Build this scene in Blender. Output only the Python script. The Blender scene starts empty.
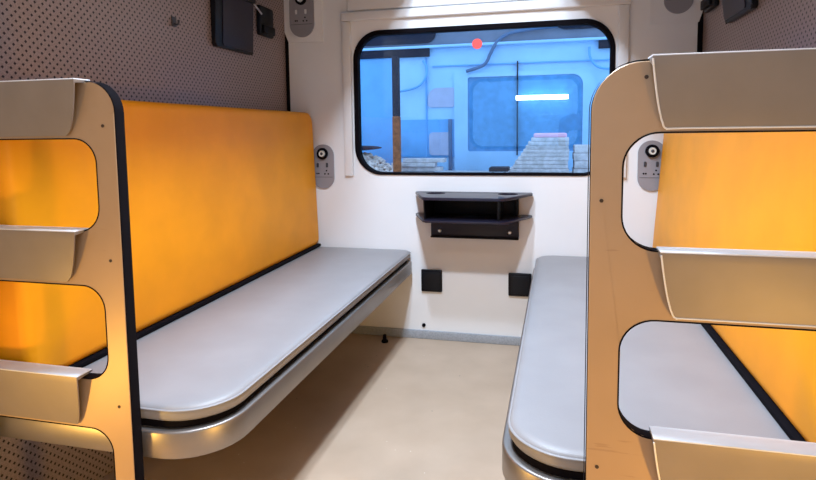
import bpy, bmesh, math, random
from mathutils import Vector, Matrix
random.seed(4)
C = bpy.context.scene.collection
KEY1, KEY2, AISLE, FOOT, SKY = 54, 35, 4.4, 9.5, 2.25  # powers of the assumed lamps, and the sky strength
D = 2.966          # distance from the camera's plane to the window wall
A = 1.07           # front face of the two ladders
PI = math.pi

# ------------------------------------------------------------------ materials
def nodes(name):
    m = bpy.data.materials.new(name); m.use_nodes = True
    nt = m.node_tree; b = nt.nodes['Principled BSDF']
    return m, nt, b
def ramp_noise(nt, scale, c0, c1, lo=.35, hi=.65, detail=4, coord='Object', stretch=None):
    tc = nt.nodes.new('ShaderNodeTexCoord'); n = nt.nodes.new('ShaderNodeTexNoise')
    n.inputs['Scale'].default_value = scale; n.inputs['Detail'].default_value = detail
    if stretch:
        mp = nt.nodes.new('ShaderNodeMapping'); mp.inputs['Scale'].default_value = stretch
        nt.links.new(tc.outputs[coord], mp.inputs['Vector']); nt.links.new(mp.outputs[0], n.inputs['Vector'])
    else:
        nt.links.new(tc.outputs[coord], n.inputs['Vector'])
    r = nt.nodes.new('ShaderNodeValToRGB')
    r.color_ramp.elements[0].position = lo; r.color_ramp.elements[1].position = hi
    r.color_ramp.elements[0].color = (*c0, 1); r.color_ramp.elements[1].color = (*c1, 1)
    nt.links.new(n.outputs['Fac'], r.inputs['Fac'])
    return r.outputs['Color'], n.outputs['Fac']
def bump(nt, b, fac, strength, dist=.002):
    bp = nt.nodes.new('ShaderNodeBump'); bp.inputs['Strength'].default_value = strength
    bp.inputs['Distance'].default_value = dist
    nt.links.new(fac, bp.inputs['Height']); nt.links.new(bp.outputs[0], b.inputs['Normal'])
def mat(name, col, rough=.5, metal=0, spec=.5, vary=.06, scale=8, bmp=0, bscale=200, emit=None, estr=0, coat=0, stretch=None):
    m, nt, b = nodes(name)
    b.inputs['Roughness'].default_value = rough; b.inputs['Metallic'].default_value = metal
    b.inputs['Coat Weight'].default_value = coat; b.inputs['Specular IOR Level'].default_value = spec
    if vary:
        c0 = tuple(max(0, c * (1 - vary)) for c in col); c1 = tuple(min(1, c * (1 + vary)) for c in col)
        o, f = ramp_noise(nt, scale, c0, c1, stretch=stretch); nt.links.new(o, b.inputs['Base Color'])
    else: b.inputs['Base Color'].default_value = (*col, 1)
    if bmp:
        o, f = ramp_noise(nt, bscale, (0, 0, 0), (1, 1, 1)); bump(nt, b, f, bmp)
    if emit:
        b.inputs['Emission Color'].default_value = (*emit, 1); b.inputs['Emission Strength'].default_value = estr
    return m

M = {}
M['white'] = mat('white_gelcoat', (.84, .845, .855), .35, vary=.015, scale=3)
M['ceiling'] = mat('ceiling_white', (.8, .78, .75), .6, vary=.02)
M['orange'] = mat('orange_vinyl', (.92, .345, .003), .5, spec=.3, vary=.05, scale=5, bmp=.12, bscale=350)
M['grey_vinyl'] = mat('grey_vinyl', (.285, .278, .288), .45, vary=.04, scale=6, bmp=.15, bscale=300)
M['black'] = mat('black_plastic', (.006, .006, .009), .45, spec=.2, vary=.1)
M['black_gloss'] = mat('black_laminate', (.016, .014, .028), .32, spec=.35, vary=.1)
M['navy'] = mat('navy_black_pouch', (.007, .009, .014), .4, spec=.25, vary=.15)
M['rubber'] = mat('black_rubber', (.004, .003, .005), .85, spec=.1, vary=.1)
M['alu'] = mat('brushed_aluminium', (.31, .285, .27), .40, metal=.85, vary=.03, scale=14)
M['step'] = mat('satin_step_metal', (.25, .215, .19), .48, metal=.3, vary=.05, scale=10)
M['panel_grey'] = mat('grey_panel_plastic', (.30, .29, .315), .4, vary=.04)
M['panel_dark'] = mat('dark_grey_plastic', (.05, .05, .06), .4, vary=.05)
M['lens'] = mat('lamp_lens', (.8, .8, .75), .15, vary=.02)
M['under'] = mat('dark_underside', (.05, .032, .024), .8, vary=.1)
M['bolt'] = mat('bright_bolt_head', (.8, .8, .8), .3, metal=.5, vary=.03)
M['strap'] = mat('pale_strap', (.5, .5, .55), .6, vary=.05)
M['tread'] = mat('lit_step_metal', (.74, .75, .78), .4, vary=.03, scale=10)  # paler step metal; light on treads and lip edges put into the colour
M['red'] = mat('red_sticker', (.95, .06, .05), .5, vary=.03)
M['aisle'] = mat('aisle_laminate', (.36, .31, .26), .5, vary=.03)
M['lampwhite'] = mat('assumed_lamp_diffuser', (.9, .9, .9), .4, vary=0, emit=(1, .95, .9), estr=1.5)
M['assumed_warmlens'] = mat('assumed_warm_diffuser', (.9, .8, .6), .4, vary=0, emit=(1, .6, .25), estr=1.5)  # glow of the added foot lamps

def skirting():
    m, nt, b = nodes('speckled_grey_skirting'); b.inputs['Roughness'].default_value = .5
    o, f = ramp_noise(nt, 160, (.30, .33, .37), (.38, .41, .46), .4, .62); nt.links.new(o, b.inputs['Base Color'])
    return m
M['skirting'] = skirting()

def floor_mat():
    m, nt, b = nodes('beige_speckled_floor'); b.inputs['Roughness'].default_value = .42
    o, f = ramp_noise(nt, 5, (.50, .37, .265), (.58, .44, .325), .3, .7, 8)
    tc = nt.nodes.new('ShaderNodeTexCoord')
    v = nt.nodes.new('ShaderNodeTexVoronoi'); v.inputs['Scale'].default_value = 16
    nt.links.new(tc.outputs['Object'], v.inputs['Vector'])
    lt = nt.nodes.new('ShaderNodeMath'); lt.operation = 'LESS_THAN'; lt.inputs[1].default_value = .055
    nt.links.new(v.outputs['Distance'], lt.inputs[0])
    n2 = nt.nodes.new('ShaderNodeTexNoise'); n2.inputs['Scale'].default_value = 3.1
    nt.links.new(tc.outputs['Object'], n2.inputs['Vector'])
    gt = nt.nodes.new('ShaderNodeMath'); gt.operation = 'GREATER_THAN'; gt.inputs[1].default_value = .56
    nt.links.new(n2.outputs['Fac'], gt.inputs[0])
    mu = nt.nodes.new('ShaderNodeMath'); mu.operation = 'MULTIPLY'
    nt.links.new(lt.outputs[0], mu.inputs[0]); nt.links.new(gt.outputs[0], mu.inputs[1])
    mx = nt.nodes.new('ShaderNodeMixRGB'); mx.inputs[2].default_value = (.22, .16, .13, 1)
    nt.links.new(mu.outputs[0], mx.inputs[0]); nt.links.new(o, mx.inputs[1])
    v2 = nt.nodes.new('ShaderNodeTexVoronoi'); v2.inputs['Scale'].default_value = 23
    nt.links.new(tc.outputs['Object'], v2.inputs['Vector'])
    l2 = nt.nodes.new('ShaderNodeMath'); l2.operation = 'LESS_THAN'; l2.inputs[1].default_value = .05
    nt.links.new(v2.outputs['Distance'], l2.inputs[0])
    g2 = nt.nodes.new('ShaderNodeMath'); g2.operation = 'LESS_THAN'; g2.inputs[1].default_value = .45
    nt.links.new(n2.outputs['Fac'], g2.inputs[0])
    m2 = nt.nodes.new('ShaderNodeMath'); m2.operation = 'MULTIPLY'
    nt.links.new(l2.outputs[0], m2.inputs[0]); nt.links.new(g2.outputs[0], m2.inputs[1])
    mx2 = nt.nodes.new('ShaderNodeMixRGB'); mx2.inputs[2].default_value = (.8, .75, .7, 1)
    nt.links.new(m2.outputs[0], mx2.inputs[0]); nt.links.new(mx.outputs[0], mx2.inputs[1])
    nt.links.new(mx2.outputs[0], b.inputs['Base Color']); bump(nt, b, f, .1)
    return m
M['floor'] = floor_mat()

def gold_mat():
    m, nt, b = nodes('champagne_ladder_laminate')
    b.inputs['Roughness'].default_value = .46; b.inputs['Metallic'].default_value = .2
    o, f = ramp_noise(nt, 5, (.40, .275, .17), (.45, .31, .195), .3, .7, 6)
    # fine horizontal scuffs, thin and short
    s, sf = ramp_noise(nt, 9, (0, 0, 0), (1, 1, 1), .70, .735, 3, stretch=(1.2, 1, 14))
    mx = nt.nodes.new('ShaderNodeMixRGB'); mx.inputs[2].default_value = (.30, .19, .12, 1)
    mm = nt.nodes.new('ShaderNodeMath'); mm.operation = 'MULTIPLY'; mm.inputs[1].default_value = .5
    nt.links.new(s, mm.inputs[0]); nt.links.new(mm.outputs[0], mx.inputs[0]); nt.links.new(o, mx.inputs[1])
    nt.links.new(mx.outputs[0], b.inputs['Base Color'])
    return m
M['gold'] = gold_mat()

def dotted():
    m, nt, b = nodes('dotted_taupe_laminate'); b.inputs['Roughness'].default_value = .34; b.inputs['Specular IOR Level'].default_value = .35
    tc = nt.nodes.new('ShaderNodeTexCoord'); sp = nt.nodes.new('ShaderNodeSeparateXYZ')
    nt.links.new(tc.outputs['Object'], sp.inputs[0])
    def mth(op, a, bb=None, c=None):
        n = nt.nodes.new('ShaderNodeMath'); n.operation = op
        for i, q in enumerate((a, bb, c)):
            if q is None: continue
            if isinstance(q, (int, float)): n.inputs[i].default_value = q
            else: nt.links.new(q, n.inputs[i])
        return n.outputs[0]
    u = mth('DIVIDE', sp.outputs['Y'], .0255); w = mth('DIVIDE', sp.outputs['Z'], .0255)
    def dist(off):
        a = mth('ABSOLUTE', mth('SUBTRACT', mth('FRACT', mth('ADD', u, off)), .5))
        c = mth('ABSOLUTE', mth('SUBTRACT', mth('FRACT', mth('ADD', w, off)), .5))
        return mth('ADD', a, c)
    d = mth('MINIMUM', dist(10.0), dist(10.5))
    mr = nt.nodes.new('ShaderNodeMapRange'); mr.inputs['From Min'].default_value = .155; mr.inputs['From Max'].default_value = .215
    nt.links.new(d, mr.inputs['Value'])
    base, f = ramp_noise(nt, 260, (.27, .212, .208), (.35, .28, .27), .4, .6)
    mx = nt.nodes.new('ShaderNodeMixRGB'); mx.inputs[1].default_value = (.010, .006, .010, 1)
    nt.links.new(mr.outputs[0], mx.inputs[0]); nt.links.new(base, mx.inputs[2])
    nt.links.new(mx.outputs[0], b.inputs['Base Color'])
    return m
M['dots'] = dotted()

def glass(name, tint, refl):
    m = bpy.data.materials.new(name); m.use_nodes = True; nt = m.node_tree; nt.nodes.clear()
    out = nt.nodes.new('ShaderNodeOutputMaterial'); t = nt.nodes.new('ShaderNodeBsdfTransparent')
    g = nt.nodes.new('ShaderNodeBsdfGlossy'); g.inputs['Roughness'].default_value = .01
    t.inputs['Color'].default_value = (*tint, 1); g.inputs['Color'].default_value = (.8, .9, 1, 1)
    fr = nt.nodes.new('ShaderNodeFresnel'); fr.inputs['IOR'].default_value = refl
    mx = nt.nodes.new('ShaderNodeMixShader')
    nt.links.new(fr.outputs[0], mx.inputs[0]); nt.links.new(t.outputs[0], mx.inputs[1]); nt.links.new(g.outputs[0], mx.inputs[2])
    nt.links.new(mx.outputs[0], out.inputs['Surface'])
    return m
M['glass'] = glass('window_glass', (.80, .92, 1), 1.45)
# outside, under a blue evening sky; blues hold the glass's reflection of the aisle
M['reflection'] = mat('pale_blue_reflection', (.33, .60, .90), .4, vary=.05, scale=4)
M['reflection_mid'] = mat('blue_reflection', (.12, .38, .74), .4, vary=.06, scale=5)
M['reflection_deep'] = mat('deep_blue_reflection', (.075, .27, .54), .3, vary=.10, scale=16)
M['reflection_roof'] = mat('slate_reflection', (.15, .18, .26), .6, vary=.1, scale=5)
M['reflection_navy'] = mat('navy_reflection', (.008, .012, .030), .7, spec=.2, vary=.1)
M['haze'] = mat('lilac_grey_panel', (.40, .44, .62), .5, vary=.06)
M['reflection_jamb'] = mat('blue_grey_reflection', (.06, .13, .26), .5, vary=.1)
M['rust'] = mat('rusty_brown_steel', (.26, .08, .03), .8, vary=.3, scale=30)
M['board'] = mat('pale_weathered_board', (.60, .54, .55), .7, vary=.2, scale=22)
M['stone'] = mat('pale_ballast_stone', (.60, .50, .46), .9, vary=.3, scale=30)
M['dock'] = mat('grey_concrete', (.4, .4, .42), .9, vary=.1)
M['pink'] = mat('pink_wrapping', (.85, .45, .60), .6, vary=.1)
M['gravel'] = mat('dark_gravel', (.2, .19, .18), .9, vary=.3, scale=30)
M['tube'] = mat('glowing_tube', (1, 1, 1), .3, vary=0, emit=(.95, .98, 1), estr=9)

# ------------------------------------------------------------------ helpers
def tag(o, label=None, cat=None, group=None, kind=None):
    if label: o['label'] = label
    if cat: o['category'] = cat
    if group: o['group'] = group
    if kind: o['kind'] = kind
    return o
def empty(name, loc, label=None, cat=None, group=None, kind=None):
    o = bpy.data.objects.new(name, None); C.objects.link(o); o.location = loc
    o.empty_display_size = .1
    return tag(o, label, cat, group, kind)
def finish(name, bm, mats, parent=None, smooth=35):
    bmesh.ops.remove_doubles(bm, verts=bm.verts, dist=1e-6)
    bmesh.ops.recalc_face_normals(bm, faces=bm.faces)
    for f in bm.faces: f.smooth = True
    for e in bm.edges:
        if len(e.link_faces) == 2: e.smooth = e.calc_face_angle(0) < math.radians(smooth)
        else: e.smooth = False
    me = bpy.data.meshes.new(name); bm.to_mesh(me); bm.free()
    if not isinstance(mats, (list, tuple)): mats = [mats]
    for m in mats: me.materials.append(m)
    o = bpy.data.objects.new(name, me); C.objects.link(o)
    if parent:
        o.parent = parent
        o.matrix_parent_inverse = Matrix.Translation(parent_world(parent)).inverted()
    return o
def parent_world(p):
    v = Vector(p.location)
    # meshes are authored in world space; a parented mesh parent sits at its own origin 0,0,0
    while p.parent:
        p = p.parent
        if p.type == 'EMPTY': return Vector((0, 0, 0)) + v * 0
    return v
def box_bm(lo, hi, r=0, seg=3, bm=None):
    b = bmesh.new()
    vs = [b.verts.new((x, y, z)) for x in (lo[0], hi[0]) for y in (lo[1], hi[1]) for z in (lo[2], hi[2])]
    for q in ((0, 1, 3, 2), (4, 6, 7, 5), (0, 4, 5, 1), (2, 3, 7, 6), (0, 2, 6, 4), (1, 5, 7, 3)): b.faces.new([vs[i] for i in q])
    if r: bmesh.ops.bevel(b, geom=list(b.edges), offset=r, segments=seg, profile=.5, affect='EDGES')
    if bm is None: return b
    merge(bm, b); return bm
def merge(bm, b, mi=None):
    me = bpy.data.meshes.new('tmp')
    if mi is not None:
        for f in b.faces: f.material_index = mi
    b.to_mesh(me); b.free(); bm.from_mesh(me); bpy.data.meshes.remove(me)
def rrect(x0, z0, x1, z1, r, seg=8):
    """rounded rectangle, r = one radius or four (bl, br, tr, tl)"""
    if not isinstance(r, (list, tuple)): r = (r,) * 4
    pts = []
    for (cx, cz, a0, rr) in ((x0 + r[0], z0 + r[0], PI, r[0]), (x1 - r[1], z0 + r[1], 1.5 * PI, r[1]), (x1 - r[2], z1 - r[2], 0, r[2]), (x0 + r[3], z1 - r[3], .5 * PI, r[3])):
        if rr <= 1e-5: pts.append((cx, cz)); continue
        for k in range(seg + 1):
            a = a0 + .5 * PI * k / seg; pts.append((cx + rr * math.cos(a), cz + rr * math.sin(a)))
    return pts
def plate_bm(outer, holes, f0, f1, mi_side=0, mi_hole=None):
    """flat plate from 2D outlines; f0 / f1 map a 2D point to its two faces"""
    bm = bmesh.new(); loops = [outer] + list(holes); A_, B_ = [], []
    for F, store in ((f0, A_), (f1, B_)):
        es = []
        for lp in loops:
            vs = [bm.verts.new(F(*p)) for p in lp]; store.append(vs)
            for i in range(len(vs)): es.append(bm.edges.new((vs[i], vs[(i + 1) % len(vs)])))
        bmesh.ops.triangle_fill(bm, edges=es, use_beauty=True)
    for li, (a, b) in enumerate(zip(A_, B_)):
        for i in range(len(a)):
            j = (i + 1) % len(a)
            f = bm.faces.new((a[i], a[j], b[j], b[i])); f.material_index = mi_side if li == 0 or mi_hole is None else mi_hole
    return bm
def xz(y0, y1): return (lambda x, z: (x, y0, z)), (lambda x, z: (x, y1, z))
def yz(x0, x1): return (lambda y, z: (x0, y, z)), (lambda y, z: (x1, y, z))
def xy(z0, z1): return (lambda x, y: (x, y, z0)), (lambda x, y: (x, y, z1))
def bevel_sharp(bm, off, seg=2, ang=50):
    es = [e for e in bm.edges if len(e.link_faces) == 2 and e.calc_face_angle(0) > math.radians(ang)]
    bmesh.ops.bevel(bm, geom=es, offset=off, segments=seg, profile=.5, affect='EDGES')
    return bm
def cyl_bm(p0, p1, r0, r1=None, n=24, bm=None):
    r1 = r0 if r1 is None else r1
    p0, p1 = Vector(p0), Vector(p1); d = (p1 - p0).normalized()
    up = Vector((0, 0, 1)) if abs(d.z) < .9 else Vector((1, 0, 0))
    a = d.cross(up).normalized(); b = d.cross(a)
    m = bmesh.new() if bm is None else bm
    R0 = [m.verts.new(p0 + (a * math.cos(2 * PI * k / n) + b * math.sin(2 * PI * k / n)) * r0) for k in range(n)]
    R1 = [m.verts.new(p1 + (a * math.cos(2 * PI * k / n) + b * math.sin(2 * PI * k / n)) * r1) for k in range(n)]
    for k in range(n): m.faces.new((R0[k], R0[(k + 1) % n], R1[(k + 1) % n], R1[k]))
    m.faces.new(R0[::-1]); m.faces.new(R1)
    return m
def lathe_bm(c, prof, axis='y', n=28):
    """prof: (radius, offset along axis) pairs around centre c"""
    m = bmesh.new(); rings = []
    for r, h in prof:
        ring = []
        for k in range(n):
            a = 2 * PI * k / n; p, q = r * math.cos(a), r * math.sin(a)
            v = {'y': (p, h, q), 'z': (p, q, h), 'x': (h, p, q)}[axis]
            ring.append(m.verts.new((c[0] + v[0], c[1] + v[1], c[2] + v[2])))
        rings.append(ring)
    for a, b in zip(rings, rings[1:]):
        for k in range(n): m.faces.new((a[k], a[(k + 1) % n], b[(k + 1) % n], b[k]))
    m.faces.new(rings[0][::-1]); m.faces.new(rings[-1])
    return m
def tube_bm(pts, r, n=10):
    pts = [Vector(p) for p in pts]
    # Catmull-Rom resample
    out = []
    for i in range(len(pts) - 1):
        p0 = pts[max(0, i - 1)]; p1 = pts[i]; p2 = pts[i + 1]; p3 = pts[min(len(pts) - 1, i + 2)]
        for k in range(6):
            t = k / 6; out.append(.5 * ((2 * p1) + (p2 - p0) * t + (2 * p0 - 5 * p1 + 4 * p2 - p3) * t * t + (3 * p1 - p0 - 3 * p2 + p3) * t ** 3))
    out.append(pts[-1]); m = bmesh.new(); rings = []
    for i, p in enumerate(out):
        d = (out[min(i + 1, len(out) - 1)] - out[max(i - 1, 0)]).normalized()
        up = Vector((0, 1, 0)) if abs(d.y) < .9 else Vector((1, 0, 0))
        a = d.cross(up).normalized(); b = d.cross(a)
        rings.append([m.verts.new(p + (a * math.cos(2 * PI * k / n) + b * math.sin(2 * PI * k / n)) * r) for k in range(n)])
    for a, b in zip(rings, rings[1:]):
        for k in range(n): m.faces.new((a[k], a[(k + 1) % n], b[(k + 1) % n], b[k]))
    m.faces.new(rings[0][::-1]); m.faces.new(rings[-1])
    return m
def struct(name, bm, m, label, parent=None):
    o = finish(name, bm, m, parent)
    if not parent: tag(o, label, None, None, 'structure')
    return o

# ------------------------------------------------------------------ the setting
XL, XR = -1.022, 1.070          # faces of the two bulkheads
HC = 2.40
struct('floor', box_bm((-1.10, -.30, -.06), (1.14, D + .10, 0)), M['floor'], 'worn beige speckled floor running to the window wall')
struct('ceiling', box_bm((-1.10, -.30, HC), (1.14, D + .10, HC + .05)), M['ceiling'], 'pale ceiling of the compartment')
WX0, WX1, WZ0, WZ1 = -.629, .686, .889, 1.643
wbm = plate_bm([(-1.10, 0), (1.14, 0), (1.14, HC), (-1.10, HC)], [rrect(WX0, WZ0, WX1, WZ1, .145, 12)], *xz(D, D + .07))
struct('wall_window', wbm, M['white'], 'glossy white end wall around the wide window')
struct('wall_left', box_bm((XL - .04, 1.10, 0), (XL, D, HC)), M['dots'], 'dotted taupe laminate bulkhead behind the left seat')
struct('wall_right', box_bm((XR, 1.10, 0), (XR + .04, D, HC)), M['dots'], 'dotted taupe laminate bulkhead behind the right seat')
struct('wall_left_aisle', box_bm((-1.10, -.30, 0), (-1.06, 1.10, HC)), M['aisle'], 'beige panel beside the aisle on the left')
struct('wall_right_aisle', box_bm((1.10, -.30, 0), (1.14, 1.10, HC)), M['aisle'], 'beige panel beside the aisle on the right')
abm = plate_bm([(-1.10, 0), (1.14, 0), (1.14, HC), (-1.10, HC)], [rrect(-.45, .92, .69, 1.66, .12, 8)], *xz(-.37, -.30))
struct('wall_aisle', abm, M['aisle'], 'beige aisle wall behind the viewer')
# skirting, with the shallow lip on top
sk = box_bm((XL, D - .012, 0), (XR, D, .046), .003, 2)
struct('baseboard_window', sk, M['skirting'], 'speckled blue grey skirting strip below the window wall')
# dark rubber joints between the bulkheads and the window wall
struct('trim_1', box_bm((XL, D - .010, .05), (XL + .018, D, HC), .003), M['rubber'], 'dark rubber joint where the left bulkhead meets the white wall')
struct('trim_2', box_bm((XR - .022, D - .010, .05), (XR, D, HC), .003), M['rubber'], 'dark rubber joint where the right bulkhead meets the white wall')
# moulded corner pads that carry the upper lamp panels (white, wider at the top)
def corner_pad(sx, xi, xo, name, lab):
    pts = [(xi, 1.60), (xi, 2.0), (xo, 2.0), (xo, 1.66), (xo - sx * .022, 1.605)]
    if sx < 0: pts = pts[::-1]
    bm = plate_bm(pts, [], *xz(D - .014, D))
    struct(name, bevel_sharp(bm, .004), M['white'], lab)
corner_pad(-1, -.80, XL + .0005, 'trim_3', 'raised white pad around the upper left lamp panel')
corner_pad(1, .84, XR - .0005, 'trim_4', 'raised white pad around the upper right lamp panel')
# raised white surround of the window: header bar and two jamb strips
hd = box_bm((-.692, D - .026, 1.700), (.755, D, 1.745), .006, 3)
struct('trim_5', hd, M['white'], 'raised white header bar above the window')
hd2 = box_bm((-.66, D - .014, 1.752), (.72, D, 1.86), .006, 3)
struct('trim_6', hd2, M['white'], 'white blind cover panel above the header bar')
struct('trim_7', box_bm((-.690, D - .020, .880), (-.643, D, 1.698), .004, 2), M['white'], 'raised white strip along the left side of the window')
struct('trim_8', box_bm((.700, D - .020, .880), (.748, D, 1.698), .004, 2), M['white'], 'raised white strip along the right side of the window')
# the window: gasket and pane
w1 = empty('window_1', ((WX0 + WX1) / 2, D + .02, WZ0), 'wide window with rounded corners and a black rubber seal', None, None, 'structure')
gk = plate_bm(rrect(WX0 - .004, WZ0 - .004, WX1 + .004, WZ1 + .004, .148, 14), [rrect(WX0 + .020, WZ0 + .009, WX1 - .018, WZ1 - .020, .128, 14)], *xz(D - .008, D + .045))
finish('window_gasket', bevel_sharp(gk, .004), M['rubber'], w1)
finish('glass_pane', plate_bm(rrect(WX0 + .012, WZ0 + .008, WX1 - .010, WZ1 - .012, .135, 14), [], *xz(D + .028, D + .034)), M['glass'], w1)
w2 = empty('window_2', (.12, -.33, .92), 'window of the aisle wall behind the viewer', None, None, 'structure')
finish('window_gasket', plate_bm(rrect(-.455, .915, .695, 1.665, .125, 10), [rrect(-.43, .94, .67, 1.64, .11, 10)], *xz(-.36, -.293)), M['rubber'], w2)
finish('glass_pane', plate_bm(rrect(-.44, .93, .68, 1.65, .115, 10), [], *xz(-.345, -.339)), M['glass'], w2)
# round red sticker on the glass
st = finish('sticker', lathe_bm((.024, D + .0255, 1.556), [(.026, 0), (.026, .002)]), M['red'])
tag(st, 'round red sticker stuck near the top of the window glass', 'sticker')

# ------------------------------------------------------------------ berths
def cushion_bm(x_in, x_out, y0, y1, z0, z1, rn, rf, side):
    """seat cushion: outline with rounded aisle corners, softened and slightly crowned top"""
    # outline in x,y counter-clockwise
    if side < 0: out = rrect(x_out, y0, x_in, y1, (.01, rn, rf, .01), 12)
    else: out = rrect(x_in, y0, x_out, y1, (rn, .01, .01, rf), 12)
    cx = sum(p[0] for p in out) / len(out); cy = sum(p[1] for p in out) / len(out)
    def inset(p, d):
        x = min(max(p[0], min(x_in, x_out) + d), max(x_in, x_out) - d); y = min(max(p[1], y0 + d), y1 - d)
        # keep the rounded corners: pull towards the centre by d
        v = Vector((p[0] - cx, p[1] - cy)); L = v.length
        s = ((abs(v.x) - d) / abs(v.x) if abs(v.x) > d else 1, (abs(v.y) - d) / abs(v.y) if abs(v.y) > d else 1)
        return (cx + v.x * s[0], cy + v.y * s[1])
    prof = [(.012, z0), (.004, z0 + .003), (0, z0 + .011), (0, z1 - .016), (.003, z1 - .008), (.009, z1 - .003), (.02, z1), (.05, z1 + .0015), (.12, z1 + .003)]
    bm = bmesh.new(); rings = []
    for d, z in prof: rings.append([bm.verts.new((*inset(p, d), z)) for p in out])
    n = len(out)
    for a, b in zip(rings, rings[1:]):
        for k in range(n): bm.faces.new((a[k], a[(k + 1) % n], b[(k + 1) % n], b[k]))
    bm.faces.new(rings[0][::-1]); bm.faces.new(rings[-1])
    return bm
SKEW = .028
def berth(side, x_cush, x_frame, x_wall, rf, label):
    def skew(bm):
        for v in bm.verts: v.co.x += SKEW * (v.co.y - 1.10) / 1.86 * (v.co.x - x_wall) / (x_cush - x_wall)
        return bm
    def loft(prof, fn):
        bm = bmesh.new(); rings = []
        for d, z in prof: rings.append([bm.verts.new((*p, z)) for p in fn(d)])
        n = len(rings[0])
        for a, b in zip(rings, rings[1:]):
            for k in range(n): bm.faces.new((a[k], a[(k + 1) % n], b[(k + 1) % n], b[k]))
        bm.faces.new(rings[0][::-1]); bm.faces.new(rings[-1]); return skew(bm)
    t = empty('lower_berth', ((x_frame + x_wall) / 2, 2.03, .37), label, 'bench', 'lower berths of the compartment')
    x_base = x_wall - side * .004
    cu = cushion_bm(x_cush, x_base, 1.116, D - .008, .447, .487, .135, rf, side)
    finish('seat_cushion', skew(cu), M['grey_vinyl'], t, 60)
    def outl(d, rn, rf):
        if side < 0: return rrect(x_base, 1.100 + d, x_frame - d, D - .004 - d, (.004, rn - d, rf - d, .004), 12)
        return rrect(x_frame + d, 1.100 + d, x_base, D - .004 - d, (rn - d, .004, .004, rf - d), 12)
    finish('frame', loft([(.006, .366), (.001, .367), (0, .369), (0, .427), (.0015, .4305), (.005, .432), (.012, .432)], lambda d: outl(d, .15, rf + .015)), M['alu'], t, 60)
    finish('cushion_pad', loft([(.022, .4315), (.022, .4475)], lambda d: outl(d, .15, rf + .03)), M['rubber'], t)
    finish('underside_board', loft([(.05, .352), (.05, .3665)], lambda d: outl(d, .15, rf + .055)), M['under'], t)
    # welt seam around the cushion, just under its top edge
    def co(d):
        if side < 0: return rrect(x_base, 1.116 + d, x_cush - d, D - .008 - d, (.012, .135 - d, rf - d, .012), 12)
        return rrect(x_cush + d, 1.116 + d, x_base, D - .008 - d, (.135 - d, .012, .012, rf - d), 12)
    finish('welt_seam', loft([(.0008, .4735), (-.0018, .4745), (-.0022, .4755), (-.0012, .477), (.0012, .4778)], co), M['grey_vinyl'], t, 60)
    return t
berth(-1, -.350, -.342, XL, .04, 'long grey padded bench on an aluminium frame along the left bulkhead')
berth(1, .302, .288, XR, .075, 'grey padded bench on an aluminium frame along the right bulkhead')

def backrest(side, xb, xt, x_wall, label):
    t = empty('backrest', ((xb + x_wall) / 2, 2.02, .488), label, 'backrest', 'padded orange backrests')
    y0, y1, z0, z1 = 1.104, D - .020, .502, 1.224
    out = rrect(y0, z0, y1, z1, (.03, .03, .05, .05), 8)
    cy, cz = (y0 + y1) / 2, (z0 + z1) / 2
    def xf(z): return xb + (xt - xb) * (z - z0) / (z1 - z0)
    prof = [(.0, None), (.0, .030), (.004, .014), (.012, .005), (.028, .0), (.2, -.006)]
    bm = bmesh.new(); rings = []
    for d, dep in prof:
        ring = []
        for y, z in out:
            vy, vz = y - cy, z - cz
            yy = cy + math.copysign(max(abs(vy) - d, 0), vy); zz = cz + math.copysign(max(abs(vz) - d, 0), vz)
            x = x_wall - side * .004 if dep is None else xf(zz) + side * dep
            ring.append(bm.verts.new((x, yy, zz)))
        rings.append(ring)
    n = len(out)
    for a, b in zip(rings, rings[1:]):
        for k in range(n): bm.faces.new((a[k], a[(k + 1) % n], b[(k + 1) % n], b[k]))
    bm.faces.new(rings[0][::-1]); bm.faces.new(rings[-1])
    finish('orange_cushion', bm, M['orange'], t, 60)
    lo, hi = sorted((xb - side * .006, x_wall - side * .004))
    finish('base_strip', box_bm((lo, y0 + .004, .4905), (hi, y1 - .01, .506), .004), M['rubber'], t)
    return t
backrest(-1, -.838, -.862, XL, 'tall orange vinyl backrest behind the left bench')
backrest(1, .866, .916, XR, 'tall orange vinyl backrest behind the right bench, seen through the ladder')

# upper berths above the picture: they throw the shade on the bulkheads
def upper(side, xi, xw, label):
    t = empty('upper_berth', ((xi + xw) / 2, 2.03, 1.90), label, 'bench', 'upper berths')
    lo, hi = sorted((xi, xw - side * .003))
    finish('frame', box_bm((lo, 1.11, 1.90), (hi, D - .035, 1.95), .012), M['alu'], t)
    lo, hi = sorted((xi + side * .02, xw - side * .004))
    finish('seat_cushion', box_bm((lo, 1.13, 1.95), (hi, D - .04, 2.0), .015), M['grey_vinyl'], t)
upper(-1, -.265, XL, 'upper berth on the left bulkhead')
upper(1, .325, XR, 'upper berth on the right bulkhead')

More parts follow.
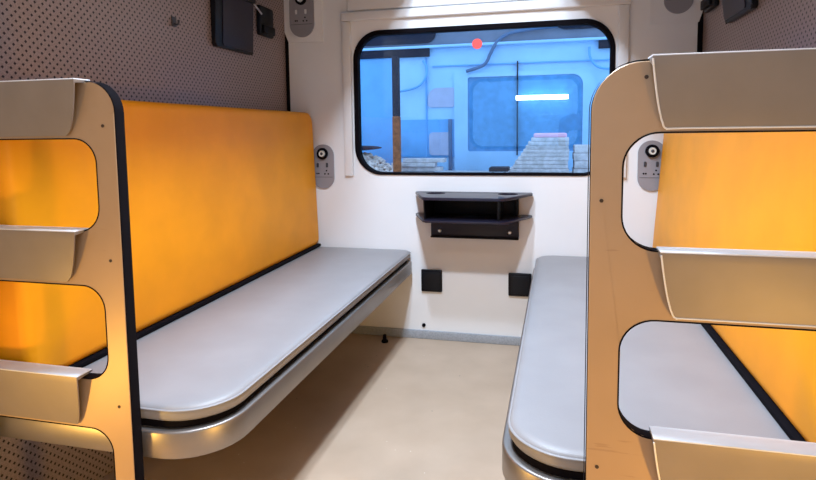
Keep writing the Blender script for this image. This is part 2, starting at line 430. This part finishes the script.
# ------------------------------------------------------------------ ladders
TH = .026
def ladder(side, x_in, o_in, x_out, o_out, r_top, r_op, step_in, step_low, label, step_words):
    """side -1: left ladder (aisle edge on its right), +1: right ladder"""
    t = empty('berth_ladder', ((x_in + x_out) / 2, A + TH / 2, 0), label, 'ladder', 'end panel ladders')
    ZT = 1.235
    xa, xb = sorted((x_in, x_out)); oa, ob = sorted((o_in, o_out))
    rt = (0, 0, r_top, .02) if side < 0 else (0, 0, .02, r_top)
    def outline(d):
        x0 = xa + (d if side > 0 else 0); x1 = xb - (d if side < 0 else 0)
        rr = tuple(max(r - d, .001) if r > .03 else r for r in rt)
        # legs: the panel runs down to the floor, the lowest opening is open at the bottom
        top = rrect(x0, 0, x1, ZT - d, rr, 10)
        return top
    holes = [rrect(oa, .903, ob, 1.109, r_op, 10), rrect(oa, .560, ob, .777, r_op, 10), rrect(oa, .10, ob, .440, r_op, 10)]
    front = plate_bm(outline(.003), holes, *xz(A, A + TH), 1, 1)
    finish('panel', bevel_sharp(front, .0012, 1), [M['gold'], M['rubber']], t)
    # edge trim: black strip that runs round the outline, a little proud of it
    rim = plate_bm(outline(0), [outline(.0035)], *xz(A + .0015, A + TH + .002))
    finish('edge_trim', rim, M['rubber'], t)
    for z0, z1 in ((.903, 1.109), (.560, .777), (.10, .440)):
        ed = plate_bm(rrect(oa - .0022, z0 - .0022, ob + .0022, z1 + .0022, r_op + .002, 10), [rrect(oa + .0004, z0 + .0004, ob - .0004, z1 - .0004, r_op, 10)], *xz(A - .0006, A + TH + .0004))
        finish('opening_edge', ed, M['rubber'], t)
    for (z1, z0), xi, xl, words in zip(((1.237, 1.116), (.905, .786), (.572, .449)), step_in, step_low, step_words):
        xo = x_out - side * .06; xo2 = xo - side * .03
        # hollow tread: curved lip leaning out at the top, thin top plate back to the panel
        N = 10; yb, yt = A - .006, A - .028; th = .003
        prof = []
        for k in range(N + 1):
            u = k / N; prof.append((yb + (yt - yb) * (u ** .85), z0 + (z1 - z0 - .004) * u, u))
        bm = bmesh.new(); rings = []
        def at(y, z, u, end):
            e = u ** .55
            return (xl + (xi - xl) * e, y, z) if end == 0 else (xo2 + (xo - xo2) * e, y, z)
        loop = [(y, z, u) for y, z, u in prof] + [(yt, z1, 1), (A + TH * .75, z1, 1), (A + TH * .75, z1 - th, 1)] + [(y + th, z - (th if u > .97 else 0), u) for y, z, u in reversed(prof)]
        loop = [q for q in loop]
        for end in (0, 1): rings.append([bm.verts.new(at(*q, end)) for q in loop])
        n = len(loop)
        for k in range(n): bm.faces.new((rings[0][k], rings[0][(k + 1) % n], rings[1][(k + 1) % n], rings[1][k]))
        bmesh.ops.triangulate(bm, faces=[bm.faces.new(rings[0][::-1]), bm.faces.new(rings[1])])
        s = finish('step', bm, M['step'], t, 40)
        s['label'] = words
        lo, hi = sorted((xi, xo))
        finish('lit_tread_strip', box_bm((lo, yt + .0005, z1 - .0005), (hi, A + TH * .7, z1 + .0025), .001, 2), M['tread'], s)  # pale plate holds the ceiling light on the tread in its colour
        if side > 0:
            bead = [at(y, z, u, 0) for y, z, u in prof]
            foot = [(xl + .30, yb - .0005, z0 + .0005), (xl + .03, yb - .0005, z0 + .0005)]
            finish('edge_highlight', tube_bm(foot + [(p[0] + .0008, p[1] - .0004, p[2]) for p in bead], .0016, 8), M['tread'], s)  # added pale line: the lip's edge highlight put into colour
    # countersunk screw heads
    xs = (x_in - .033) if side < 0 else (x_in + .022)
    for z in (1.137, .838, .50) if side < 0 else (1.205, .99, .494):
        x = xs if not (side > 0 and z > 1.2) else x_in + .092
        finish('screw', lathe_bm((x, A - .0012, z), [(.0035, 0), (.0035, .002)], n=12), M['under'], t)
    return t
ladder(-1, -.527, -.583, -1.055, -.955, .070, .055, (-.602, -.626, -.645), (-.652, -.676, -.672),
       'beige panel ladder with three steps at the end of the left bench',
       ('top step, greyish beige metal', 'middle step, greyish beige metal', 'lowest step, greyish beige metal'))
ladder(1, .4555, .513, 1.095, .995, .088, .060, (.552, .573, .569), (.580, .604, .600),
       'beige panel ladder with three steps at the end of the right bench',
       ('top step, wide brownish metal', 'middle step, wide brownish metal', 'lowest step, wide brownish metal'))

# ------------------------------------------------------------------ reading lamp panels
def lamp_panel(cx, cz, yb, label, w=.125, h=.242):
    t = empty('reading_lamp_panel', (cx, yb, cz), label, 'lamp panel', 'grey reading lamp and socket panels')
    x0, x1, z0, z1 = cx - w / 2, cx + w / 2, cz - h / 2, cz + h / 2
    pl = plate_bm(rrect(x0, z0, x1, z1, w / 2 - .001, 12), [], *xz(yb - .009, yb))
    pl = finish('plate', pl, M['panel_grey'], t)
    yf = yb - .009; lz = z1 - .050
    cup = finish('lamp_cup', lathe_bm((cx, yf, lz), [(.031, .0), (.031, -.012), (.028, -.016), (.021, -.017), (.019, -.009), (.019, .0)]), M['rubber'], t)
    lens = finish('lamp_lens', lathe_bm((cx, yf, lz), [(.0175, -.002), (.0175, -.017), (.015, -.021), (.010, -.018), (.0085, -.018)]), M['lens'], t)
    finish('bulb', lathe_bm((cx, yf, lz), [(.008, -.017), (.008, -.020), (.004, -.022)], n=16), M['panel_dark'], t)
    for dx in (-.030, .024):
        finish('switch', box_bm((cx + dx - .006, yf - .005, cz - .004), (cx + dx + .006, yf, cz + .020), .003), M['bolt' if cz > 1.4 else 'panel_dark'], t)
    # power outlets: round holes as dark pins
    for dx, dz in ((-.036, -.038), (-.026, -.038), (.010, -.040), (.030, -.040), (.020, -.022)):
        finish('socket_hole', lathe_bm((cx + dx, yf - .0015, cz + dz), [(.0042, 0), (.0042, .003)], n=12), M['rubber'], t)
    finish('lid_seam', box_bm((x0 + .008, yf - .001, cz - .0585), (x1 - .008, yf + .001, cz - .0565)), M['panel_dark'], t)
    return t
lamp_panel(-.818, .929, D, 'grey lamp and socket panel on the white wall beside the left backrest')
lamp_panel(.8635, .937, D, 'grey lamp and socket panel behind the right ladder opening')
lamp_panel(-.914, 1.754, D - .014, 'grey lamp and socket panel high in the upper left corner', .140, .25)
lamp_panel(.960, 1.764, D - .014, 'grey lamp and socket panel high in the upper right corner')

# ------------------------------------------------------------------ snack table
tb = empty('snack_table', (.01, D, .56), 'small black folding snack table with lower shelf under the window', 'table')
def trap(y_front, x0=-.283, x1=.303, f0=-.188, f1=.176, r=.02):
    pts = [(x1, D - .001), (x0, D - .001), (x0 - .012, D - .012), (x0 - .012, D - .028), (f0 - .02, y_front + .018), (f0, y_front + .003), (f0 + .02, y_front), (f1 - .02, y_front), (f1, y_front + .003), (f1 + .02, y_front + .018), (x1 + .004, D - .034)]
    return pts[::-1]
YF = D - .285
top = plate_bm(trap(YF), [[( -.175 + .050 * math.cos(a), D - .085 + .050 * math.sin(a)) for a in [2 * PI * k / 28 for k in range(28)]],
                         [(.188 + .050 * math.cos(a), D - .085 + .050 * math.sin(a)) for a in [2 * PI * k / 28 for k in range(28)]]], *xy(.786, .800))
finish('table_top', bevel_sharp(top, .002), M['black_gloss'], tb)
for x in (-.175, .188):
    finish('cup_recess', lathe_bm((x, D - .085, .0), [(.0515, .788), (.0515, .772), (.046, .770), (.046, .774), (.0485, .788)], 'z'), M['rubber'], tb)
sh = plate_bm(trap(YF + .008), [], *xy(.676, .686))
finish('lower_shelf', bevel_sharp(sh, .002), M['black_gloss'], tb)
finish('back_panel', box_bm((-.205, D - .024, .686), (.236, D - .004, .786), .002), M['black'], tb)
for x in (-.205, .150):
    bk = plate_bm([(D - .020, .686), (D - .020, .786), (YF + .03, .786), (YF + .05, .686)], [[(D - .12, .704), (D - .045, .704), (D - .045, .768), (D - .12, .768)]] if x > 0 else [], *yz(x, x + .006))
    finish('side_bracket', bk, M['black'], tb)
for x in (-.235, .222):
    finish('hinge_arm', box_bm((x, D - .055, .688), (x + .018, D - .02, .786), .002), M['black'], tb)
ap = box_bm((-.214, D - .030, .561), (.240, D - .001, .676), .004)
finish('mounting_apron', ap, M['black_gloss'], tb)
finish('apron_lip', box_bm((-.214, D - .044, .561), (.240, D - .028, .570), .003), M['black'], tb)
for x in (-.166, .194):
    bo = finish('bolt_head', lathe_bm((x, D - .030, .597), [(.009, 0), (.009, -.008), (.005, -.012)], n=14), M['bolt'], tb); bo['label'] = 'bright steel bolt head'

# square black vent covers low on the wall
def cover(x0, z0, x1, z1, label):
    t = empty('square_cover', ((x0 + x1) / 2, D, z0), label, 'cover plate', 'black square covers below the table')
    finish('cover_plate', box_bm((x0, D - .016, z0), (x1, D - .0005, z1), .006, 3), M['black'], t)
    finish('inner_flap', box_bm((x0 + .014, D - .019, z0 + .014), (x1 - .014, D - .015, z1 - .014), .0015), M['navy'], t)
cover(-.273, .262, -.160, .382, 'square black cover plate on the wall below the left end of the snack table')
cover(.187, .263, .304, .384, 'square black cover plate on the wall below the right end of the snack table')
b = finish('wall_bolt', lathe_bm((-.263, D, .073), [(.010, 0), (.010, -.006), (.004, -.008)], n=16), M['rubber']); tag(b, 'tiny black bolt low on the white wall just above the skirting', 'bolt')
ds = finish('floor_stop', lathe_bm((-.455, D - .10, 0), [(.018, 0), (.018, .008), (.011, .016), (.009, .040), (.004, .044)], 'z', 16), M['rubber']); tag(ds, 'small black floor stop in the shade under the left bench', 'door stop')

# ------------------------------------------------------------------ pouches and hooks on the bulkheads
def pouch(side, xw, y0, y1, z0, z1, dep, label):
    t = empty('wall_pouch', (xw, (y0 + y1) / 2, z0), label, 'pouch', 'black bulkhead pouches')
    xo = xw - side * dep
    # deeper at the top: leaning front panel
    def F(y, z):
        k = (z - z0) / (z1 - z0); return (xw - side * (.022 + (dep - .022) * k), y, z)
    bm = plate_bm(rrect(y0, z0, y1, z1, .016, 6), [], lambda y, z: (xw - side * .0005, y, z), F)
    finish('shell', bevel_sharp(bm, .005), M['navy'], t)
    def G(y, z): p = F(y, z); return (p[0] - side * .004, p[1], p[2])
    bm = plate_bm(rrect(y0 + .05, z0 + .012, y1 - .012, z1 - .055, .012, 6), [], F, G)
    finish('front_panel', bm, M['black_gloss'], t)
    bm = plate_bm(rrect(y0, z1 - .05, y1, z1 - .02, .006, 4), [], F, lambda y, z: (F(y, z)[0] - side * .010, y, z))
    finish('upper_lip', bm, M['navy'], t)
pouch(-1, XL, 2.24, 2.565, 1.490, 1.78, .034, 'wide black pouch hung on the left dotted bulkhead')
pouch(1, XR, 2.22, 2.53, 1.518, 1.80, .060, 'black pouch hung on the right dotted bulkhead above the ladder')
def charger(side, xw, y0, y1, z0, z1, label):
    t = empty('phone_holder', (xw, (y0 + y1) / 2, z0), label, 'holder', 'small black holders beside the pouches')
    lo, hi = sorted((xw - side * .0005, xw - side * .026))
    finish('holder_body', box_bm((lo, y0, z0), (hi, y1, z1), .008), M['navy'], t)
    lo, hi = sorted((xw - side * .026, xw - side * .040))
    finish('holder_lip', box_bm((lo, y0 + .012, z0 + .01), (hi, y1 - .012, z0 + .05), .004), M['black'], t)
charger(-1, XL, 2.64, 2.78, 1.600, 1.745, 'small black holder on the left bulkhead between the pouch and the white wall')
charger(1, XR, 2.70, 2.86, 1.622, 1.76, 'small black holder on the right bulkhead next to the white wall')
sb = finish('strap', tube_bm([(XL + .03, 2.515, 1.80), (XL + .022, 2.575, 1.745), (XL + .027, 2.65, 1.70)], .004), M['strap']); tag(sb, 'thin pale strap hanging between the black pouch and the small holder', 'strap')
hk = empty('coat_hook', (XL, 1.985, 1.545), 'tiny dark coat hook alone on the left bulkhead', 'hook')
finish('hook_plate', box_bm((XL + .0005, 1.972, 1.528), (XL + .006, 1.999, 1.566), .002), M['panel_dark'], hk)
finish('hook_peg', tube_bm([(XL + .005, 1.985, 1.540), (XL + .02, 1.985, 1.536), (XL + .026, 1.985, 1.552)], .004, 8), M['panel_dark'], hk)

# ------------------------------------------------------------------ assumed lamps, all out of view
def assumed_ceiling_lamp(x, y, label):
    t = empty('assumed_ceiling_lamp', (x, y, HC), label, 'lamp', 'assumed round ceiling lamps')
    finish('rim', lathe_bm((x, y, HC), [(.085, 0), (.085, -.010), (.078, -.014), (.070, -.014), (.070, 0)], 'z'), M['alu'], t)
    finish('diffuser', lathe_bm((x, y, HC), [(.069, -.001), (.069, -.010), (.055, -.013), (.02, -.014)], 'z'), M['lampwhite'], t)
def area(name, loc, target, size, power, col, spread=PI):
    l = bpy.data.lights.new(name, 'AREA'); l.shape = 'DISK'; l.size = size; l.energy = power; l.color = col; l.spread = spread
    o = bpy.data.objects.new(name, l); C.objects.link(o); o.location = loc
    o.rotation_euler = (Vector(target) - Vector(loc)).to_track_quat('-Z', 'Y').to_euler()
    return o
for x, y, lab in ((.03, 1.16, 'assumed round ceiling lamp nearer the aisle end of the benches'), (-.12, 1.86, 'assumed round ceiling lamp halfway along the benches')): assumed_ceiling_lamp(x, y, lab)  # unseen lamps assumed from the table and bench shadows
al = empty('assumed_aisle_lamp', (.0, .35, HC), 'assumed long ceiling lamp over the aisle', 'lamp')  # unseen lamp assumed over the aisle, sized as soft fill
finish('housing', box_bm((-.62, .16, HC - .03), (.62, .54, HC - .0005), .01), M['alu'], al)
finish('diffuser', box_bm((-.60, .18, HC - .036), (.60, .52, HC - .0302), .002), M['lampwhite'], al)
area('assumed_lamp_light', (.03, 1.16, HC - .02), (.03, 1.16, 0), .12, KEY1, (.70, .83, 1))
area('assumed_lamp_light', (-.12, 1.86, HC - .02), (-.12, 1.86, 0), .12, KEY2, (.66, .81, 1))
o_ = area('assumed_lamp_light', (.0, .35, HC - .042), (.0, .35, 0), 1.1, AISLE, (1, .88, .81)); o_.data.shape = 'RECTANGLE'; o_.data.size_y = .3
# assumed warm foot lamps, added for the glow low on the ladders
for sd, lab in ((-1, 'assumed warm foot lamp added low on the left aisle panel'), (1, 'assumed warm foot lamp added low on the right aisle panel')):
    xw = -1.06 if sd < 0 else 1.10
    fl = empty('assumed_foot_lamp', (xw, .50, .30), lab, 'lamp')
    def bx(a, b_, y0, y1, z0, z1, r):
        lo, hi = sorted((xw - sd * a, xw - sd * b_)); return box_bm((lo, y0, z0), (hi, y1, z1), r)
    finish('housing', bx(.0005, .028, .42, .58, .30, .40, .008), M['panel_grey'], fl)
    finish('diffuser', bx(.0285, .034, .43, .57, .31, .39, .002), M['assumed_warmlens'], fl)
    ft = area('assumed_foot_light', (xw - sd * .038, .50, .35), (0, .50, .35), .14, FOOT, (1, .56, .10))  # added warm light on the lower ladder faces
    ft.data.shape = 'RECTANGLE'; ft.data.size = .13; ft.data.size_y = .07

# ------------------------------------------------------------------ outside: the aisle reflection in the glass, rebuilt as added solid things
E = 5.97
def opx(x, z): return (x, z)
struct('ground', box_bm((-14, D + .12, -1.3), (14, 30, -1.2)), M['gravel'], 'dark gravel beyond the window')
struct('added_dock', box_bm((-5, 4.3, -1.2), (5, 5.75, .715)), M['dock'], 'added concrete dock carrying the things built from the reflection')  # added to carry the things built from the reflection
co = empty('reflected_aisle_side', (0, E, -.4), 'reflection of the aisle wall and its window, built as a blue side outside', 'railway coach')  # added solid stands for the aisle wall's reflection; its parts follow those tones
finish('side_panel', box_bm((-5, E, -.6), (5, E + .5, 1.985)), M['reflection'], co)
finish('roof_fascia', box_bm((-5, E - .02, 1.985), (5, E + .5, 2.9), .01), M['reflection_roof'], co)
finish('gutter', box_bm((-5, E - .07, 1.965), (5, E + .02, 1.992), .006), M['reflection'], co)
finish('door_panel', box_bm((-2.6, E - .03, .4), (-1.20, E + .01, 1.90), .01), M['reflection_mid'], co)
finish('door_header', box_bm((-2.6, E - .05, 1.885), (-.83, E + .01, 1.985), .004), M['reflection_navy'], co)
finish('corner_header', box_bm((.84, E - .05, 1.89), (2.2, E + .01, 1.965), .004), M['reflection_navy'], co)
dd = plate_bm(rrect(-2.4, 2.02, -.76, 2.30, (.02, .10, .02, .02)), [], *xz(E - .05, E - .02)); finish('roof_vent', dd, M['reflection_navy'], co)
dd = plate_bm(rrect(.40, 2.085, 2.2, 2.42, (.14, .02, .02, .02)), [], *xz(E - .05, E - .02)); finish('roof_vent', dd, M['reflection_navy'], co)
finish('lower_band', box_bm((-1.15, E - .012, .84), (-.57, E + .01, 1.235), .004), M['reflection_mid'], co)
finish('door_edge', box_bm((-.635, E - .03, .60), (-.598, E + .01, 1.235), .004), M['reflection_jamb'], co)
finish('seam', box_bm((-.875, E - .02, .60), (-.862, E + .01, 1.88)), M['reflection_mid'], co)
finish('hatch', plate_bm(rrect(-.84, .86, -.60, 1.10, .04), [], *xz(E - .022, E - .012)), M['haze'], co)
finish('hatch', plate_bm(rrect(-.85, 1.36, -.57, 1.56, (.03, .03, .03, .10)), [], *xz(E - .012, E)), M['haze'], co)
finish('window_frame', plate_bm(rrect(-.57, .60, .82, 1.70, (.02, .02, .16, .02)), [rrect(-.43, .90, .70, 1.655, (.02, .02, .10, .02))], *xz(E - .035, E)), M['reflection'], co)
finish('window_pane', plate_bm(rrect(-.44, .89, .71, 1.665, (.02, .02, .10, .02)), [], *xz(E - .016, E - .004)), M['reflection_deep'], co)
finish('window_bar', box_bm((.064, E - .05, .86), (.076, E - .01, 1.80)), M['reflection_navy'], co)
finish('rail', box_bm((-.80, E - .02, 1.775), (2.2, E, 1.787)), M['reflection_mid'], co)
finish('sill_band', box_bm((-.44, E - .03, .60), (2.2, E, .885)), M['haze'], co)
def ex(px, py): return (-1.188 + (px - 397) * .00995, E - .06, 1.66 - (py - 77) * .0103 + (px - 467) * .00040)
finish('pipe', tube_bm([ex(562, 36), ex(535, 37), ex(516, 39), ex(504, 45), ex(497, 56), ex(490, 67), ex(472, 72)], .017), M['reflection_jamb'], co)
finish('grab_loop', tube_bm([ex(427, 58), ex(431, 66), ex(429, 76), ex(420, 84), ex(402, 87)], .012), M['reflection_mid'], co)
finish('grab_loop', tube_bm([ex(592, 58), ex(593, 68), ex(600, 77), ex(612, 80)], .012), M['reflection_mid'], co)
tl = empty('tube_reflection', (.30, E - .06, 1.42), 'glowing white tube added for a lamp reflection in the window', 'lamp')  # added glow stands for a lamp reflected in the glass
finish('tube', cyl_bm((.06, E - .085, 1.432), (.56, E - .085, 1.432), .022), M['tube'], tl)
finish('mount', box_bm((.06, E - .064, 1.425), (.56, E - .0165, 1.44)), M['reflection_mid'], tl)
def sc(v, y): return .387 + (v - .387) * y / E         # keeps a thing where it shows while moving it nearer
pr = empty('post', (sc(-1.19, 4.9), 4.9, .715), 'thin brown and black post built from a reflection in the left part of the window', 'post')  # added solid in place of a line reflected in the glass
px = sc(-1.195, 4.9)
finish('upper_tube', box_bm((px - .028, 4.86, 1.245), (px + .028, 4.93, 1.755), .006), M['reflection_navy'], pr)
finish('rusty_foot', box_bm((px - .030, 4.858, .716), (px + .030, 4.932, 1.245), .006), M['rust'], pr)
# ballast heap, built from a pale reflection in the glass
bm = bmesh.new()
for k in range(420):
    a = random.uniform(0, 2 * PI); r = math.sqrt(random.random())
    x = -1.40 + .33 * r * math.cos(a); y = 5.40 + .22 * r * math.sin(a); z = .72 + (1 - r * r) * .18 * random.random() ** .4
    b2 = bmesh.new(); bmesh.ops.create_icosphere(b2, subdivisions=1, radius=random.uniform(.018, .036))
    for v in b2.verts: v.co = Vector((v.co.x * random.uniform(.8, 1.3) + x, v.co.y * random.uniform(.8, 1.2) + y, max(.716, v.co.z * random.uniform(.6, 1) + z)))
    merge(bm, b2)
tag(finish('ballast_heap', bm, M['stone'], None, 10), 'low heap of pale ballast stones built from a reflection at the left of the window', 'stones', None, 'stuff')
tp = finish('tarpaulin', plate_bm([(-1.46 + .22 * math.cos(a), .955 + .022 * math.sin(a)) for a in [2 * PI * k / 20 for k in range(20)]], [], *xz(5.25, 5.55)), M['reflection_navy'])
tag(tp, 'dark cover lying on top of the ballast heap outside', 'tarpaulin')
# bundle of long boards built from a reflection, each a thing
for k, (x0, x1, z, y) in enumerate(((-1.02, -.62, .735, 5.0), (-.98, -.55, .775, 5.05), (-1.0, -.60, .815, 5.02), (-.90, -.52, .852, 5.05))):
    b = box_bm((x0, y, z - .017), (x1, y + .12, z + .017), .003)
    lab = ('lowest pale board in the bundle built from a reflection', 'second pale board from the bottom of the bundle built from a reflection', 'third pale board from the bottom of the bundle built from a reflection', 'topmost pale board of the bundle built from a reflection')[k]
    tag(finish('board', b, M['board']), lab, 'board', 'pale boards built from a reflection')
tr = empty('trolley', (0, 4.90, .715), 'small dark trolley at the low left end of the sloping stack outside', 'trolley')
finish('deck', box_bm((-.10, 4.80, .772), (.06, 4.99, .806), .006), M['reflection_navy'], tr)
for x in (-.07, .03): finish('wheel', cyl_bm((x, 4.80, .742), (x, 4.83, .742), .026), M['rubber'], tr)
# sloping stack of sheets, built from a reflection at the right of the window
sx0 = [.02, .05, .085, .10, .125, .15, .17, .19, .21, .235]
words = ['lowest', 'second lowest', 'third lowest', 'fourth lowest', 'fifth lowest', 'fifth from the top', 'fourth from the top', 'third from the top', 'second from the top', 'topmost']
for k in range(10):
    z = .735 + k * .033
    b = box_bm((sx0[k], 5.02, z - .0155), (.545 + random.uniform(-.006, .006), 5.35, z + .0155), .003)
    tag(finish('board', b, M['board']), words[k] + ' sheet of the sloping pale stack built from a reflection', 'board', 'pale sheets built from a reflection')
b = box_bm((.255, 5.04, 1.048), (.53, 5.32, 1.085), .012); tag(finish('bundle', b, M['pink']), 'pink wrapped bundle on top of the sloping stack built from a reflection', 'bundle')
for k in range(4):
    z = .75 + k * .066
    b = box_bm((.585 + .006 * (k % 2), 5.03, z - .033), (.80, 5.33, z + .032), .008)
    tag(finish('crate', b, M['board']), ('lowest', 'second lowest', 'second highest', 'topmost')[k] + ' pale crate in the pile built from a reflection beside the sloping stack', 'crate', 'pale crates built from a reflection')

# ------------------------------------------------------------------ sky and camera
w = bpy.data.worlds.new('evening_sky'); bpy.context.scene.world = w; w.use_nodes = True
bg = w.node_tree.nodes['Background']; bg.inputs['Color'].default_value = (.60, .77, 1.0, 1); bg.inputs['Strength'].default_value = SKY

yaw, pitch, roll, f_px, py = -.240895, -.088462, -.012552, 576.914, 182.151
cy, sy, cp, sp = math.cos(yaw), math.sin(yaw), math.cos(pitch), math.sin(pitch)
fwd = Vector((sy * cp, cy * cp, sp)); r = Vector((cy, -sy, 0)); u = r.cross(fwd)
cr, sr = math.cos(roll), math.sin(roll)
r2 = r * cr + u * sr; u2 = r * -sr + u * cr
cam = bpy.data.cameras.new('camera'); co_ = bpy.data.objects.new('camera', cam); C.objects.link(co_)
m = Matrix((( r2.x, u2.x, -fwd.x, .38694), (r2.y, u2.y, -fwd.y, 0), (r2.z, u2.z, -fwd.z, 1.11771), (0, 0, 0, 1)))
co_.matrix_world = m
cam.sensor_fit = 'HORIZONTAL'; cam.sensor_width = 36; cam.lens = 36 * f_px / 816
cam.shift_y = -(240 - py) / 816; cam.clip_start = .02
sc_ = bpy.context.scene; sc_.camera = co_
vs = sc_.view_settings; sc_.display_settings.display_device = 'sRGB'
vs.view_transform = 'Standard'; vs.look = 'None'; vs.gamma = 1; vs.use_curve_mapping = False; vs.exposure = 0.0
